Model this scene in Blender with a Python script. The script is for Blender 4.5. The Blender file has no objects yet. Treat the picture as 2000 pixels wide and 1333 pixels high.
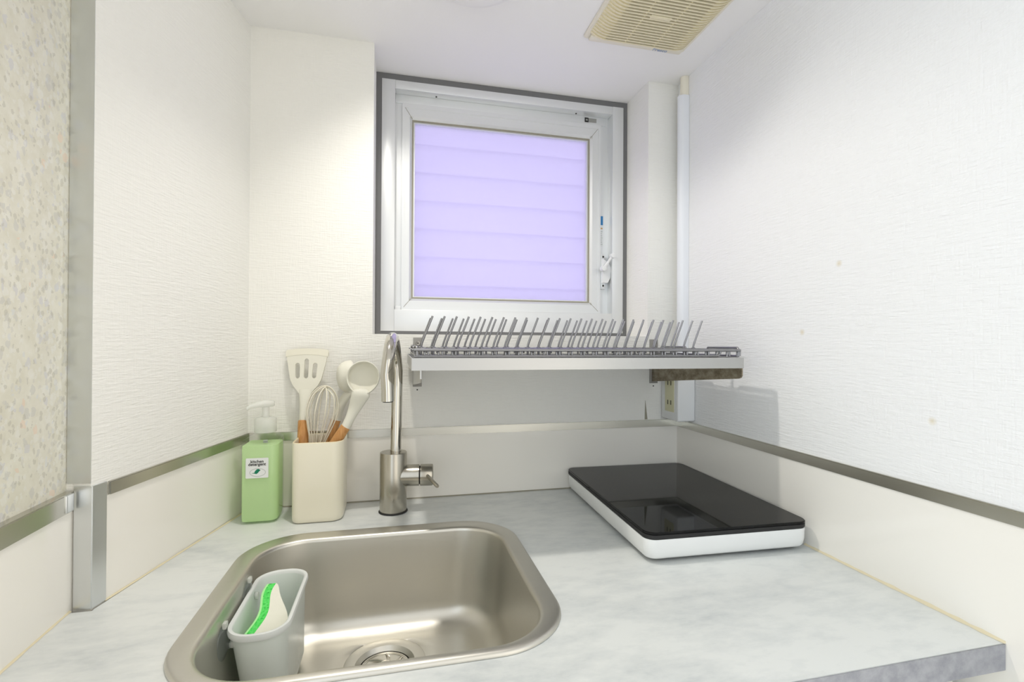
import bpy, bmesh, math, random
from mathutils import Vector, Matrix
random.seed(7)
S = bpy.context.scene
COL = S.collection
PI = math.pi

# ------------------------------------------------------------------ camera
yaw, pitch, roll = 0.2314, 0.0050, 0.0052
fw = Vector((math.sin(yaw) * math.cos(pitch), math.cos(yaw) * math.cos(pitch), math.sin(pitch)))
rt = Vector((math.cos(yaw), -math.sin(yaw), 0))
up = rt.cross(fw)
r2 = rt * math.cos(roll) + up * math.sin(roll)
u2 = -rt * math.sin(roll) + up * math.cos(roll)
cam = bpy.data.cameras.new('camera')
cam.lens = 960.19 / 2000 * 36
cam.sensor_width = 36
cam.clip_start = 0.01
cam_o = bpy.data.objects.new('camera', cam)
COL.objects.link(cam_o)
mw = Matrix((r2, u2, -fw)).transposed().to_4x4()
mw.translation = Vector((0, -1.0, 0.310))
cam_o.matrix_world = mw
S.camera = cam_o

# ------------------------------------------------------------------ world, lights, exposure
W = bpy.data.worlds.new('world')
S.world = W
W.use_nodes = True
nt = W.node_tree
nt.nodes.clear()
wo = nt.nodes.new('ShaderNodeOutputWorld')
bg = nt.nodes.new('ShaderNodeBackground')
tc = nt.nodes.new('ShaderNodeTexCoord')
sp = nt.nodes.new('ShaderNodeSeparateXYZ')
nt.links.new(tc.outputs['Generated'], sp.inputs[0])
rx = nt.nodes.new('ShaderNodeValToRGB')          # the room behind: cool daylight to the left, warm to the right
stops = [(0.10, (1.34, 1.47, 1.60)), (0.40, (1.34, 1.44, 1.54)), (0.47, (0.72, 0.72, 0.70)), (0.55, (0.66, 0.64, 0.60)), (0.62, (1.45, 1.40, 1.30)), (0.90, (1.56, 1.50, 1.36))]
while len(rx.color_ramp.elements) < len(stops):
    rx.color_ramp.elements.new(0.5)
for k, (p, c) in enumerate(stops):
    rx.color_ramp.elements[k].position = p
    rx.color_ramp.elements[k].color = (*c, 1)
mr = nt.nodes.new('ShaderNodeMapRange')
mr.inputs[1].default_value = -1
mr.inputs[2].default_value = 1
nt.links.new(sp.outputs[0], mr.inputs[0])
nt.links.new(mr.outputs[0], rx.inputs[0])
ry = nt.nodes.new('ShaderNodeMapRange')
ry.inputs[1].default_value = -0.03
ry.inputs[2].default_value = 0.03
nt.links.new(sp.outputs[1], ry.inputs[0])
mx = nt.nodes.new('ShaderNodeMix')
mx.data_type = 'RGBA'
nt.links.new(ry.outputs[0], mx.inputs[0])
nt.links.new(rx.outputs[0], mx.inputs[6])
mx.inputs[7].default_value = (1.68, 1.68, 1.77, 1)   # pale violet daylight outside the window
nt.links.new(mx.outputs[2], bg.inputs[0])
bg.inputs[1].default_value = 0.88
nt.links.new(bg.outputs[0], wo.inputs[0])

LAMP = Vector((-0.050, -0.275, 0.9185))
ld = bpy.data.lights.new('downlight_bulb', 'SPOT')
ld.energy = 7.6
ld.spot_size = math.radians(142)
ld.spot_blend = 1.0
ld.color = (1.0, 0.96, 0.885)
ld.shadow_soft_size = 0.016
lo = bpy.data.objects.new('downlight_bulb', ld)
lo.location = LAMP
lo.rotation_euler = (0, -math.radians(22), 0)      # tilt added to dim the left wall and brighten the hob side
COL.objects.link(lo)

S.view_settings.view_transform = 'Standard'
S.view_settings.look = 'None'
S.view_settings.gamma = 1
S.view_settings.use_curve_mapping = False
S.view_settings.exposure = 0.50

# ------------------------------------------------------------------ dimensions (metres, worktop surface at z = 0)
XR = 0.6214            # right wall
ZC = 0.8995            # ceiling
FL = -0.85             # floor
YW = 0.1047            # window plane
X0, X1 = -0.0453, 0.5471   # niche sides
ZS = 0.3274            # niche sill
YF = -0.6175           # worktop front
YB = -1.0             # where the side walls stop
BB, BT = 0.1254, 0.1413    # metal band
YC = -0.334            # corner of the left walls


def LX(y):             # angled left wall
    return -0.2667 + 0.2277 * y


def L2X(y):            # left wall nearer the camera
    return -0.3761 - 0.0383 * y


# ------------------------------------------------------------------ materials
def N(t, kind, **kw):
    n = t.nodes.new(kind)
    for k, v in kw.items():
        setattr(n, k, v)
    return n


def mat(name, col, rough=0.5, metal=0.0, spec=0.5, trans=0.0, coat=0.0, ior=1.45):
    m = bpy.data.materials.new(name)
    m.use_nodes = True
    b = m.node_tree.nodes['Principled BSDF']
    b.inputs['Base Color'].default_value = (*col, 1)
    b.inputs['Roughness'].default_value = rough
    b.inputs['Metallic'].default_value = metal
    b.inputs['Specular IOR Level'].default_value = spec
    b.inputs['Transmission Weight'].default_value = trans
    b.inputs['Coat Weight'].default_value = coat
    b.inputs['IOR'].default_value = ior
    return m


def P(m):
    return m.node_tree.nodes['Principled BSDF']


def coords(t, scale):
    c = N(t, 'ShaderNodeTexCoord')
    mp = N(t, 'ShaderNodeMapping')
    mp.inputs['Scale'].default_value = scale
    t.links.new(c.outputs['Object'], mp.inputs[0])
    return mp


def noise(t, scale, detail=2, rough=0.5):
    mp = coords(t, scale)
    n = N(t, 'ShaderNodeTexNoise')
    n.inputs['Scale'].default_value = 1
    n.inputs['Detail'].default_value = detail
    n.inputs['Roughness'].default_value = rough
    t.links.new(mp.outputs[0], n.inputs['Vector'])
    return n


def ramp(t, src, stops):
    r = N(t, 'ShaderNodeValToRGB')
    e = r.color_ramp.elements
    while len(e) < len(stops):
        e.new(0.5)
    for k, (p, c) in enumerate(stops):
        e[k].position = p
        e[k].color = (*c, 1)
    t.links.new(src, r.inputs[0])
    return r


def bump(m, src, strength, dist):
    t = m.node_tree
    b = N(t, 'ShaderNodeBump')
    b.inputs['Strength'].default_value = strength
    b.inputs['Distance'].default_value = dist
    t.links.new(src, b.inputs['Height'])
    t.links.new(b.outputs[0], P(m).inputs['Normal'])


def wallpaper(name, col, k=1.0, spots=()):
    m = mat(name, col, 0.75, spec=0.25)
    t = m.node_tree
    a = noise(t, (38, 38, 330), 3, 0.6)      # woven horizontal threads
    b = noise(t, (420, 420, 40), 2, 0.5)     # fainter vertical threads
    s = N(t, 'ShaderNodeMath', operation='MULTIPLY_ADD')
    s.inputs[1].default_value = 0.35
    t.links.new(b.outputs['Fac'], s.inputs[0])
    t.links.new(a.outputs['Fac'], s.inputs[2])
    bump(m, s.outputs[0], 0.55 * k, 0.0022)
    if spots:
        tcx = N(t, 'ShaderNodeTexCoord')
        acc = None
        for (p, r) in spots:
            d = N(t, 'ShaderNodeVectorMath', operation='DISTANCE')
            d.inputs[1].default_value = p
            t.links.new(tcx.outputs['Object'], d.inputs[0])
            g = N(t, 'ShaderNodeMapRange')
            g.inputs[1].default_value = 0
            g.inputs[2].default_value = r
            g.inputs[3].default_value = 1
            g.inputs[4].default_value = 0
            t.links.new(d.outputs['Value'], g.inputs[0])
            if acc is None:
                acc = g.outputs[0]
            else:
                q = N(t, 'ShaderNodeMath', operation='MAXIMUM')
                t.links.new(acc, q.inputs[0])
                t.links.new(g.outputs[0], q.inputs[1])
                acc = q.outputs[0]
        rr = ramp(t, acc, [(0.0, col), (1.0, (0.76, 0.70, 0.56))])
        t.links.new(rr.outputs[0], P(m).inputs['Base Color'])
    return m


M = {}
M['paper_r'] = wallpaper('white_woven_wallpaper', (0.87, 0.875, 0.875),
                         spots=(((XR, -0.418, 0.428), 0.006), ((XR, -0.352, 0.330), 0.006), ((XR, -0.545, 0.22), 0.006)))
M['paper'] = wallpaper('cream_woven_wallpaper', (0.87, 0.862, 0.822))
M['ceil'] = mat('ceiling_paint', (0.90, 0.895, 0.885), 0.8, spec=0.2)
bump(M['ceil'], noise(M['ceil'].node_tree, (160, 160, 160), 2).outputs['Fac'], 0.12, 0.001)
M['splash'] = mat('glossy_white_panel', (0.89, 0.865, 0.805), 0.10, spec=0.45)
M['band'] = mat('champagne_aluminium', (0.56, 0.55, 0.50), 0.26, 1.0)
M['plate'] = mat('grey_bracket_steel', (0.30, 0.29, 0.27), 0.45, 0.4)
M['alu'] = mat('satin_aluminium', (0.74, 0.76, 0.77), 0.34, 1.0)
M['winalu'] = mat('anodised_window_aluminium', (0.80, 0.815, 0.82), 0.38, 0.55)
M['gasket'] = mat('grey_brown_gasket', (0.34, 0.32, 0.25), 0.6)
M['tape'] = mat('dark_grey_sealing_tape', (0.17, 0.17, 0.172), 0.5)
bump(M['tape'], noise(M['tape'].node_tree, (300, 300, 40), 2).outputs['Fac'], 0.3, 0.001)
M['caulk'] = mat('yellowed_caulk', (0.76, 0.68, 0.48), 0.6)
M['floor'] = mat('pale_floor', (0.72, 0.69, 0.64), 0.5)
M['cab'] = mat('cream_cabinet_laminate', (0.62, 0.60, 0.52), 0.4)
M['white'] = mat('white_plastic', (0.82, 0.83, 0.83), 0.32)
M['whitem'] = mat('white_hob_shell', (0.84, 0.85, 0.84), 0.30)
M['ivory'] = mat('ivory_plastic', (0.80, 0.73, 0.52), 0.45)
M['ivory2'] = mat('pale_ivory_plastic', (0.82, 0.78, 0.66), 0.45)
M['dark'] = mat('dark_cavity', (0.03, 0.028, 0.025), 0.7)
M['socket'] = mat('yellowed_socket', (0.70, 0.68, 0.46), 0.4)
M['duct'] = mat('cable_duct_plastic', (0.80, 0.82, 0.86), 0.35)
M['ceramic'] = mat('cream_ceramic', (0.79, 0.75, 0.61), 0.30, coat=0.2)
M['silicone'] = mat('cream_silicone', (0.77, 0.755, 0.66), 0.5)
M['silicone_d'] = mat('cream_silicone_wire', (0.78, 0.74, 0.62), 0.45)
M['rubber'] = mat('black_rubber', (0.02, 0.02, 0.02), 0.6)
M['wire'] = mat('dark_steel_wire', (0.30, 0.30, 0.31), 0.30, 1.0)
M['blacklabel'] = mat('black_label', (0.012, 0.012, 0.012), 0.5)
M['greylabel'] = mat('grey_label', (0.32, 0.32, 0.30), 0.5)
M['bluelabel'] = mat('blue_label', (0.03, 0.22, 0.50), 0.5)
M['paperlabel'] = mat('white_label', (0.80, 0.82, 0.82), 0.5)
M['greyink'] = mat('pale_grey_ink', (0.55, 0.58, 0.57), 0.5)
M['ink'] = mat('black_ink', (0.01, 0.01, 0.01), 0.5)
M['leaf'] = mat('green_ink', (0.0, 0.19, 0.10), 0.5)
M['orangeink'] = mat('orange_ink', (0.70, 0.45, 0.20), 0.5)
M['bluegrey'] = mat('blue_grey_print', (0.36, 0.43, 0.58), 0.5)
M['rust'] = mat('rust_stain', (0.16, 0.05, 0.02), 0.8)

# glass top of the hob
M['glasstop'] = mat('black_ceramic_glass', (0.010, 0.010, 0.010), 0.035, spec=0.18)

# worktop: pale concrete laminate
m = M['top'] = mat('pale_concrete_laminate', (0.6, 0.62, 0.62), 0.30, spec=0.4)
t = m.node_tree
n1 = noise(t, (5, 9, 9), 6, 0.62)
n2 = noise(t, (26, 60, 30), 5, 0.65)
ad = N(t, 'ShaderNodeMath', operation='MULTIPLY_ADD')
ad.inputs[1].default_value = 0.55
t.links.new(n2.outputs['Fac'], ad.inputs[0])
t.links.new(n1.outputs['Fac'], ad.inputs[2])
rr = ramp(t, ad.outputs[0], [(0.50, (0.52, 0.55, 0.56)), (0.68, (0.66, 0.685, 0.68)), (0.86, (0.75, 0.77, 0.755))])
rr.color_ramp.elements[0].position = 0.50
t.links.new(rr.outputs[0], P(m).inputs['Base Color'])
n3 = noise(t, (300, 300, 300), 2)
bump(m, n3.outputs['Fac'], 0.06, 0.0006)

m = M['topedge'] = mat('grey_concrete_edge', (0.33, 0.335, 0.36), 0.45)
t = m.node_tree
rr = ramp(t, noise(t, (60, 60, 60), 5, 0.65).outputs['Fac'], [(0.3, (0.235, 0.24, 0.265)), (0.7, (0.39, 0.39, 0.41))])
t.links.new(rr.outputs[0], P(m).inputs['Base Color'])

# brushed stainless steel
def brushed(name, col, rough, sc, k=0.25):
    m = mat(name, col, rough, 1.0)
    t = m.node_tree
    n = noise(t, sc, 2, 0.5)
    r = N(t, 'ShaderNodeMapRange')
    r.inputs[3].default_value = rough * 0.82
    r.inputs[4].default_value = rough * 1.2
    t.links.new(n.outputs['Fac'], r.inputs[0])
    t.links.new(r.outputs[0], P(m).inputs['Roughness'])
    bump(m, n.outputs['Fac'], k, 0.0002)
    return m


M['steel'] = brushed('brushed_sink_steel', (0.66, 0.64, 0.585), 0.37, (25, 600, 600), 0.12)
M['tap'] = brushed('brushed_tap_steel', (0.47, 0.445, 0.385), 0.25, (900, 900, 30), 0.15)
M['chrome'] = mat('polished_steel', (0.60, 0.575, 0.52), 0.10, 1.0)
M['rail'] = brushed('brushed_rack_steel', (0.52, 0.52, 0.51), 0.33, (12, 700, 700), 0.10)
m = M['arm'] = mat('weathered_steel_bracket', (0.30, 0.26, 0.19), 0.38, 0.9)
t = m.node_tree
rr = ramp(t, noise(t, (45, 45, 70), 6, 0.7).outputs['Fac'], [(0.36, (0.20, 0.165, 0.115)), (0.62, (0.42, 0.37, 0.28))])
t.links.new(rr.outputs[0], P(m).inputs['Base Color'])

# wood
m = M['wood'] = mat('beech_handle', (0.55, 0.27, 0.09), 0.45)
t = m.node_tree
rr = ramp(t, noise(t, (240, 240, 26), 4, 0.6).outputs['Fac'], [(0.3, (0.46, 0.205, 0.055)), (0.7, (0.66, 0.36, 0.14))])
t.links.new(rr.outputs[0], P(m).inputs['Base Color'])

# terrazzo
m = M['terrazzo'] = mat('cream_terrazzo', (0.74, 0.71, 0.6), 0.28, spec=0.4)
t = m.node_tree
cur = None
wob = noise(t, (55, 55, 55), 3, 0.6)
base = ramp(t, wob.outputs['Fac'], [(0.35, (0.70, 0.675, 0.565)), (0.65, (0.77, 0.75, 0.655))]).outputs[0]
for (sc, thr, keep, cols) in (
        ((108, 108, 84), 0.46, 0.80, [(0.0, (0.80, 0.79, 0.73)), (0.35, (0.56, 0.555, 0.53)), (0.62, (0.60, 0.60, 0.65)), (0.85, (0.78, 0.775, 0.70)), (0.97, (0.80, 0.60, 0.46))]),
        ((190, 190, 150), 0.46, 0.62, [(0.0, (0.50, 0.48, 0.40)), (0.4, (0.78, 0.775, 0.72)), (0.7, (0.62, 0.60, 0.55)), (0.9, (0.66, 0.68, 0.70))])):
    mp = coords(t, sc)
    va = N(t, 'ShaderNodeVectorMath', operation='MULTIPLY_ADD')
    va.inputs[1].default_value = (0.9, 0.9, 0.9)
    nn = noise(t, (sc[0] * 1.4,) * 3, 2, 0.5)
    t.links.new(nn.outputs['Color'], va.inputs[0])
    t.links.new(mp.outputs[0], va.inputs[2])
    vo = N(t, 'ShaderNodeTexVoronoi', feature='F1')
    vo.inputs['Scale'].default_value = 1
    t.links.new(va.outputs[0], vo.inputs['Vector'])
    sr = N(t, 'ShaderNodeSeparateColor')
    t.links.new(vo.outputs['Color'], sr.inputs[0])
    c1 = N(t, 'ShaderNodeMath', operation='LESS_THAN')
    c1.inputs[1].default_value = thr
    t.links.new(vo.outputs['Distance'], c1.inputs[0])
    c2 = N(t, 'ShaderNodeMath', operation='LESS_THAN')
    c2.inputs[1].default_value = keep
    t.links.new(sr.outputs[0], c2.inputs[0])
    c3 = N(t, 'ShaderNodeMath', operation='MULTIPLY')
    t.links.new(c1.outputs[0], c3.inputs[0])
    t.links.new(c2.outputs[0], c3.inputs[1])
    c4 = N(t, 'ShaderNodeMath', operation='MULTIPLY')
    c4.inputs[1].default_value = 0.5
    t.links.new(c3.outputs[0], c4.inputs[0])
    cr = ramp(t, sr.outputs[1], cols)
    cr.color_ramp.interpolation = 'CONSTANT'
    mi = N(t, 'ShaderNodeMix', data_type='RGBA')
    t.links.new(c4.outputs[0], mi.inputs[0])
    t.links.new(base, mi.inputs[6])
    t.links.new(cr.outputs[0], mi.inputs[7])
    base = mi.outputs[2]
t.links.new(base, P(m).inputs['Base Color'])


def mixmat(name, parts, gloss=0.0, grough=0.1, ior=1.45):
    """parts: list of (kind, colour, weight, roughness) mixed together, with a fresnel gloss over them."""
    m = bpy.data.materials.new(name)
    m.use_nodes = True
    t = m.node_tree
    t.nodes.clear()
    out = N(t, 'ShaderNodeOutputMaterial')
    acc = None
    tot = 0
    for kind, col, w in parts:
        s = N(t, 'ShaderNodeBsdf' + kind)
        s.inputs['Color'].default_value = (*col, 1)
        if acc is None:
            acc = s.outputs[0]
            tot = w
        else:
            mi = N(t, 'ShaderNodeMixShader')
            mi.inputs[0].default_value = w / (tot + w)
            tot += w
            t.links.new(acc, mi.inputs[1])
            t.links.new(s.outputs[0], mi.inputs[2])
            acc = mi.outputs[0]
    if gloss:
        fr = N(t, 'ShaderNodeFresnel')
        fr.inputs['IOR'].default_value = ior
        ml = N(t, 'ShaderNodeMath', operation='MULTIPLY')
        ml.inputs[1].default_value = gloss
        ge = N(t, 'ShaderNodeNewGeometry')            # gloss on the outer side only
        sb = N(t, 'ShaderNodeMath', operation='SUBTRACT')
        sb.inputs[0].default_value = 1
        t.links.new(ge.outputs['Backfacing'], sb.inputs[1])
        fb = N(t, 'ShaderNodeMath', operation='MULTIPLY')
        t.links.new(fr.outputs[0], fb.inputs[0])
        t.links.new(sb.outputs[0], fb.inputs[1])
        t.links.new(fb.outputs[0], ml.inputs[0])
        g = N(t, 'ShaderNodeBsdfGlossy')
        g.inputs['Roughness'].default_value = grough
        mi = N(t, 'ShaderNodeMixShader')
        t.links.new(ml.outputs[0], mi.inputs[0])
        t.links.new(acc, mi.inputs[1])
        t.links.new(g.outputs[0], mi.inputs[2])
        acc = mi.outputs[0]
    t.links.new(acc, out.inputs['Surface'])
    return m


M['pane'] = mixmat('frosted_glass', [('Transparent', (0.93, 0.93, 0.97), 0.55), ('Translucent', (0.90, 0.90, 0.97), 0.45)], 0.5, 0.25)
M['louvre'] = mixmat('translucent_louvre', [('Translucent', (0.80, 0.75, 0.87), 0.7), ('Diffuse', (0.74, 0.78, 0.88), 0.3)], 0.3, 0.3)
M['clear'] = mixmat('clear_plastic', [('Transparent', (0.965, 0.985, 0.965), 1.0)], 0.9, 0.04)
M['cap'] = mixmat('milky_clear_plastic', [('Transparent', (0.97, 0.975, 0.96), 0.50), ('Translucent', (0.93, 0.94, 0.91), 0.12), ('Diffuse', (0.93, 0.935, 0.91), 0.38)], 0.8, 0.12)
M['liquid'] = mixmat('green_detergent', [('Transparent', (0.90, 0.99, 0.80), 0.36), ('Translucent', (0.86, 0.98, 0.68), 0.12), ('Diffuse', (0.74, 0.96, 0.55), 0.52)], 0.3, 0.06, 1.2)
M['frost'] = mixmat('frosted_white_plastic', [('Translucent', (0.94, 0.99, 0.95), 0.12), ('Diffuse', (0.935, 0.985, 0.95), 0.80), ('Transparent', (0.94, 0.99, 0.95), 0.08)], 0.5, 0.25)
M['milk'] = mixmat('milky_rim_plastic', [('Diffuse', (0.93, 0.95, 0.94), 0.75), ('Translucent', (0.94, 0.97, 0.95), 0.25)], 0.5, 0.2)
M['cup'] = mixmat('clear_grey_suction_rubber', [('Transparent', (0.80, 0.83, 0.82), 0.85), ('Diffuse', (0.40, 0.43, 0.43), 0.15)], 1.0, 0.08)
m = M['sp_green'] = mat('green_scourer', (0.07, 0.68, 0.10), 0.8)
t = m.node_tree
rr = ramp(t, noise(t, (350, 350, 350), 3).outputs['Fac'], [(0.28, (0.02, 0.30, 0.035)), (0.42, (0.07, 0.68, 0.10)), (0.75, (0.16, 0.78, 0.18))])
t.links.new(rr.outputs[0], P(m).inputs['Base Color'])
m = M['sp_white'] = mat('cream_sponge', (0.84, 0.83, 0.72), 0.9)
bump(m, noise(m.node_tree, (500, 500, 500), 2).outputs['Fac'], 0.5, 0.001)
M['sp_pale'] = mat('pale_green_sponge_skin', (0.42, 0.86, 0.36), 0.8)

# ------------------------------------------------------------------ mesh helpers
def rrect(cx, cy, hx, hy, r, n=8, rs=None):
    """counter-clockwise rounded rectangle, starting at the +x +y corner"""
    pts = []
    rs = rs or (r, r, r, r)
    for k, (sx, sy, a0) in enumerate(((1, 1, 0), (-1, 1, 90), (-1, -1, 180), (1, -1, 270))):
        q = rs[k]
        for i in range(n + 1):
            a = math.radians(a0 + 90 * i / n)
            pts.append((cx + sx * (hx - q) + q * math.cos(a), cy + sy * (hy - q) + q * math.sin(a)))
    return pts


def loft(bm, loops, cap0=True, cap1=True):
    vs = [[bm.verts.new(p) for p in L] for L in loops]
    n = len(vs[0])
    for a, b in zip(vs, vs[1:]):
        for i in range(n):
            j = (i + 1) % n
            bm.faces.new((a[i], a[j], b[j], b[i]))
    if cap0:
        bm.faces.new(list(reversed(vs[0])))
    if cap1:
        bm.faces.new(vs[-1])
    return vs


def box(bm, x0, x1, y0, y1, z0, z1, bev=0.0, seg=2):
    L = [[(x0, y0, z), (x1, y0, z), (x1, y1, z), (x0, y1, z)] for z in (z0, z1)]
    vs = loft(bm, L)
    if bev:
        es = set()
        for v in vs[0] + vs[1]:
            es.update(v.link_edges)
        bmesh.ops.bevel(bm, geom=list(es), offset=bev, segments=seg, affect='EDGES', profile=0.5)


def prism(bm, poly, z0, z1):
    loft(bm, [[(x, y, z) for x, y in poly] for z in (z0, z1)])


def tube(bm, pts, r, n=10, cap=True):
    pts = [Vector(p) for p in pts]
    rs = r if isinstance(r, (list, tuple)) else [r] * len(pts)
    t0 = (pts[1] - pts[0]).normalized()
    u = t0.orthogonal().normalized()
    loops = []
    for i, p in enumerate(pts):
        if i == 0:
            d = pts[1] - pts[0]
        elif i == len(pts) - 1:
            d = pts[-1] - pts[-2]
        else:
            d = (pts[i + 1] - p).normalized() + (p - pts[i - 1]).normalized()
        d.normalize()
        u = (u - d * u.dot(d)).normalized()
        v = d.cross(u)
        loops.append([p + (u * math.cos(2 * PI * k / n) + v * math.sin(2 * PI * k / n)) * rs[i] for k in range(n)])
    loft(bm, loops, cap, cap)


def lathe(bm, prof, c, n=40, axis='Z', cap=True):
    c = Vector(c)
    loops = []
    for r, h in prof:
        L = []
        for k in range(n):
            a = 2 * PI * k / n
            x, y = r * math.cos(a), r * math.sin(a)
            L.append(c + (Vector((x, y, h)) if axis == 'Z' else Vector((h, x, y)) if axis == 'X' else Vector((y, h, x))))
        loops.append(L)
    loft(bm, loops, cap, cap)


def smooth_path(pts, n=8):
    """Catmull-Rom through the points"""
    P_ = [Vector(p) for p in pts]
    P_ = [P_[0] * 2 - P_[1]] + P_ + [P_[-1] * 2 - P_[-2]]
    out = []
    for i in range(1, len(P_) - 2):
        a, b, c, d = P_[i - 1:i + 3]
        for k in range(n):
            s = k / n
            out.append(0.5 * ((2 * b) + (c - a) * s + (2 * a - 5 * b + 4 * c - d) * s * s + (3 * b - a - 3 * c + d) * s ** 3))
    out.append(P_[-2])
    return out


def wloc(o):
    v = Vector((0, 0, 0))
    while o:
        v += o.location
        o = o.parent
    return v


def link_mesh(name, me, m, parent, origin=None, smooth=True, angle=35):
    off = wloc(parent) if parent else Vector((0, 0, 0))
    if parent is None and origin is not None:
        off = Vector(origin)
    if off.length:
        me.transform(Matrix.Translation(-off))
    if smooth:
        for p in me.polygons:
            p.use_smooth = True
        me.set_sharp_from_angle(angle=math.radians(angle))
    if m:
        me.materials.append(m)
    o = bpy.data.objects.new(name, me)
    COL.objects.link(o)
    if parent:
        o.parent = parent
    elif origin is not None:
        o.location = off
    return o


def obj(name, bm, m, parent=None, origin=None, smooth=True, angle=35, label=None):
    bmesh.ops.recalc_face_normals(bm, faces=bm.faces)
    me = bpy.data.meshes.new(name)
    bm.to_mesh(me)
    bm.free()
    o = link_mesh(name, me, m, parent, origin, smooth, angle)
    if label:
        o['label'] = label
    return o


def one(name, m, parent, fn, *a, label=None, smooth=True, angle=35, **k):
    bm = bmesh.new()
    fn(bm, *a, **k)
    return obj(name, bm, m, parent, label=label, smooth=smooth, angle=angle)


def thing(name, label, cat, loc, group=None):
    o = bpy.data.objects.new(name, None)
    COL.objects.link(o)
    o.location = loc
    o.empty_display_size = 0.03
    o['label'] = label
    o['category'] = cat
    if group:
        o['group'] = group
    return o


def tag(o, label, cat, group=None):
    o['label'] = label
    o['category'] = cat
    if group:
        o['group'] = group
    return o


def struct(name, bm, m, parent=None, smooth=False):
    o = obj(name, bm, m, parent, smooth=smooth)
    if parent is None:
        o['kind'] = 'structure'
    return o


def curve_mesh(name, splines, z0, z1):
    """flat filled outline with holes, as a slab between z0 and z1"""
    cu = bpy.data.curves.new(name, 'CURVE')
    cu.dimensions = '2D'
    cu.fill_mode = 'BOTH'
    cu.extrude = (z1 - z0) / 2
    for pts in splines:
        s = cu.splines.new('POLY')
        s.points.add(len(pts) - 1)
        for q, p in zip(s.points, pts):
            q.co = (p[0], p[1], 0, 1)
        s.use_cyclic_u = True
    o = bpy.data.objects.new(name, cu)
    COL.objects.link(o)
    bpy.context.view_layer.update()
    dg = bpy.context.evaluated_depsgraph_get()
    me = bpy.data.meshes.new_from_object(o.evaluated_get(dg))
    bpy.data.objects.remove(o)
    bpy.data.curves.remove(cu)
    me.transform(Matrix.Translation((0, 0, (z0 + z1) / 2)))
    me.materials.clear()
    return me


def text_mesh(txt, size, bold=0.0, extrude=0.0001, spacing=1.0):
    cu = bpy.data.curves.new('txt', 'FONT')
    cu.body = txt
    cu.size = size
    cu.align_x = 'CENTER'
    cu.offset = bold
    cu.extrude = extrude
    cu.space_character = spacing
    o = bpy.data.objects.new('txt', cu)
    COL.objects.link(o)
    bpy.context.view_layer.update()
    dg = bpy.context.evaluated_depsgraph_get()
    me = bpy.data.meshes.new_from_object(o.evaluated_get(dg))
    bpy.data.objects.remove(o)
    bpy.data.curves.remove(cu)
    me.materials.clear()
    return me


# ------------------------------------------------------------------ setting: walls, ceiling, floor
TH = 0.06
bm = bmesh.new()
box(bm, XR, XR + TH, YB, YW + 0.08, FL, ZC)
struct('wall_right', bm, M['paper_r'])

# back wall: two piers and the part below the window, one continuous wall
bm = bmesh.new()
xl0 = LX(0.0)
prism(bm, [(xl0, 0), (X0, 0), (X0, YW + 0.08), (LX(YW + 0.08) - 0.02, YW + 0.08)], ZS, ZC)
box(bm, X1, XR, 0, YW + 0.08, ZS, ZC)
prism(bm, [(xl0, 0), (XR, 0), (XR, YW + 0.08), (LX(YW + 0.08) - 0.02, YW + 0.08)], FL, ZS)
struct('wall_back', bm, M['paper'])

# angled left wall, ends in a step forward
bm = bmesh.new()
xc = LX(YC)
prism(bm, [(LX(0.185), 0.185), (xl0 - 0.0, 0.0), (xc, YC), (L2X(YC) + 0.0, YC + 0.005), (-0.45, YC + 0.005), (-0.45, 0.185)], FL, ZC)
struct('wall_left', bm, M['paper'])

# left wall nearer the camera: terrazzo above, set 8 mm back
bm = bmesh.new()
d = 0.006
prism(bm, [(L2X(YC) - d, YC + 0.005), (L2X(YB) - d, YB), (L2X(YB) - 0.07, YB), (L2X(YC) - 0.07, YC + 0.005)], FL, ZC)
struct('wall_left_front', bm, M['terrazzo'])

# ceiling with a round hole for the downlight
RH = 0.075
hole = [(LAMP.x + RH * math.cos(2 * PI * k / 48), LAMP.y + RH * math.sin(2 * PI * k / 48)) for k in range(48)]
me = curve_mesh('ceiling', [[(-0.46, YB + 0.10), (XR + TH, YB + 0.10), (XR + TH, YW + 0.08), (-0.46, YW + 0.08)], hole], ZC, ZC + 0.05)
ce = link_mesh('ceiling', me, M['ceil'], None, smooth=False)
ce['kind'] = 'structure'

bm = bmesh.new()
box(bm, -1.2, 1.4, -3.0, YW + 0.2, FL - 0.05, FL)
struct('floor', bm, M['floor'])


# glossy splash panels under the metal band
def strip(bm, pts, z0, z1, t_in, t_out, nrm):
    """vertical strip along a wall line; nrm points into the room"""
    (ax, ay), (bx, by) = pts
    nx, ny = nrm
    prism(bm, [(ax - nx * t_in, ay - ny * t_in), (bx - nx * t_in, by - ny * t_in),
               (bx + nx * t_out, by + ny * t_out), (ax + nx * t_out, ay + ny * t_out)], z0, z1)


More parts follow.
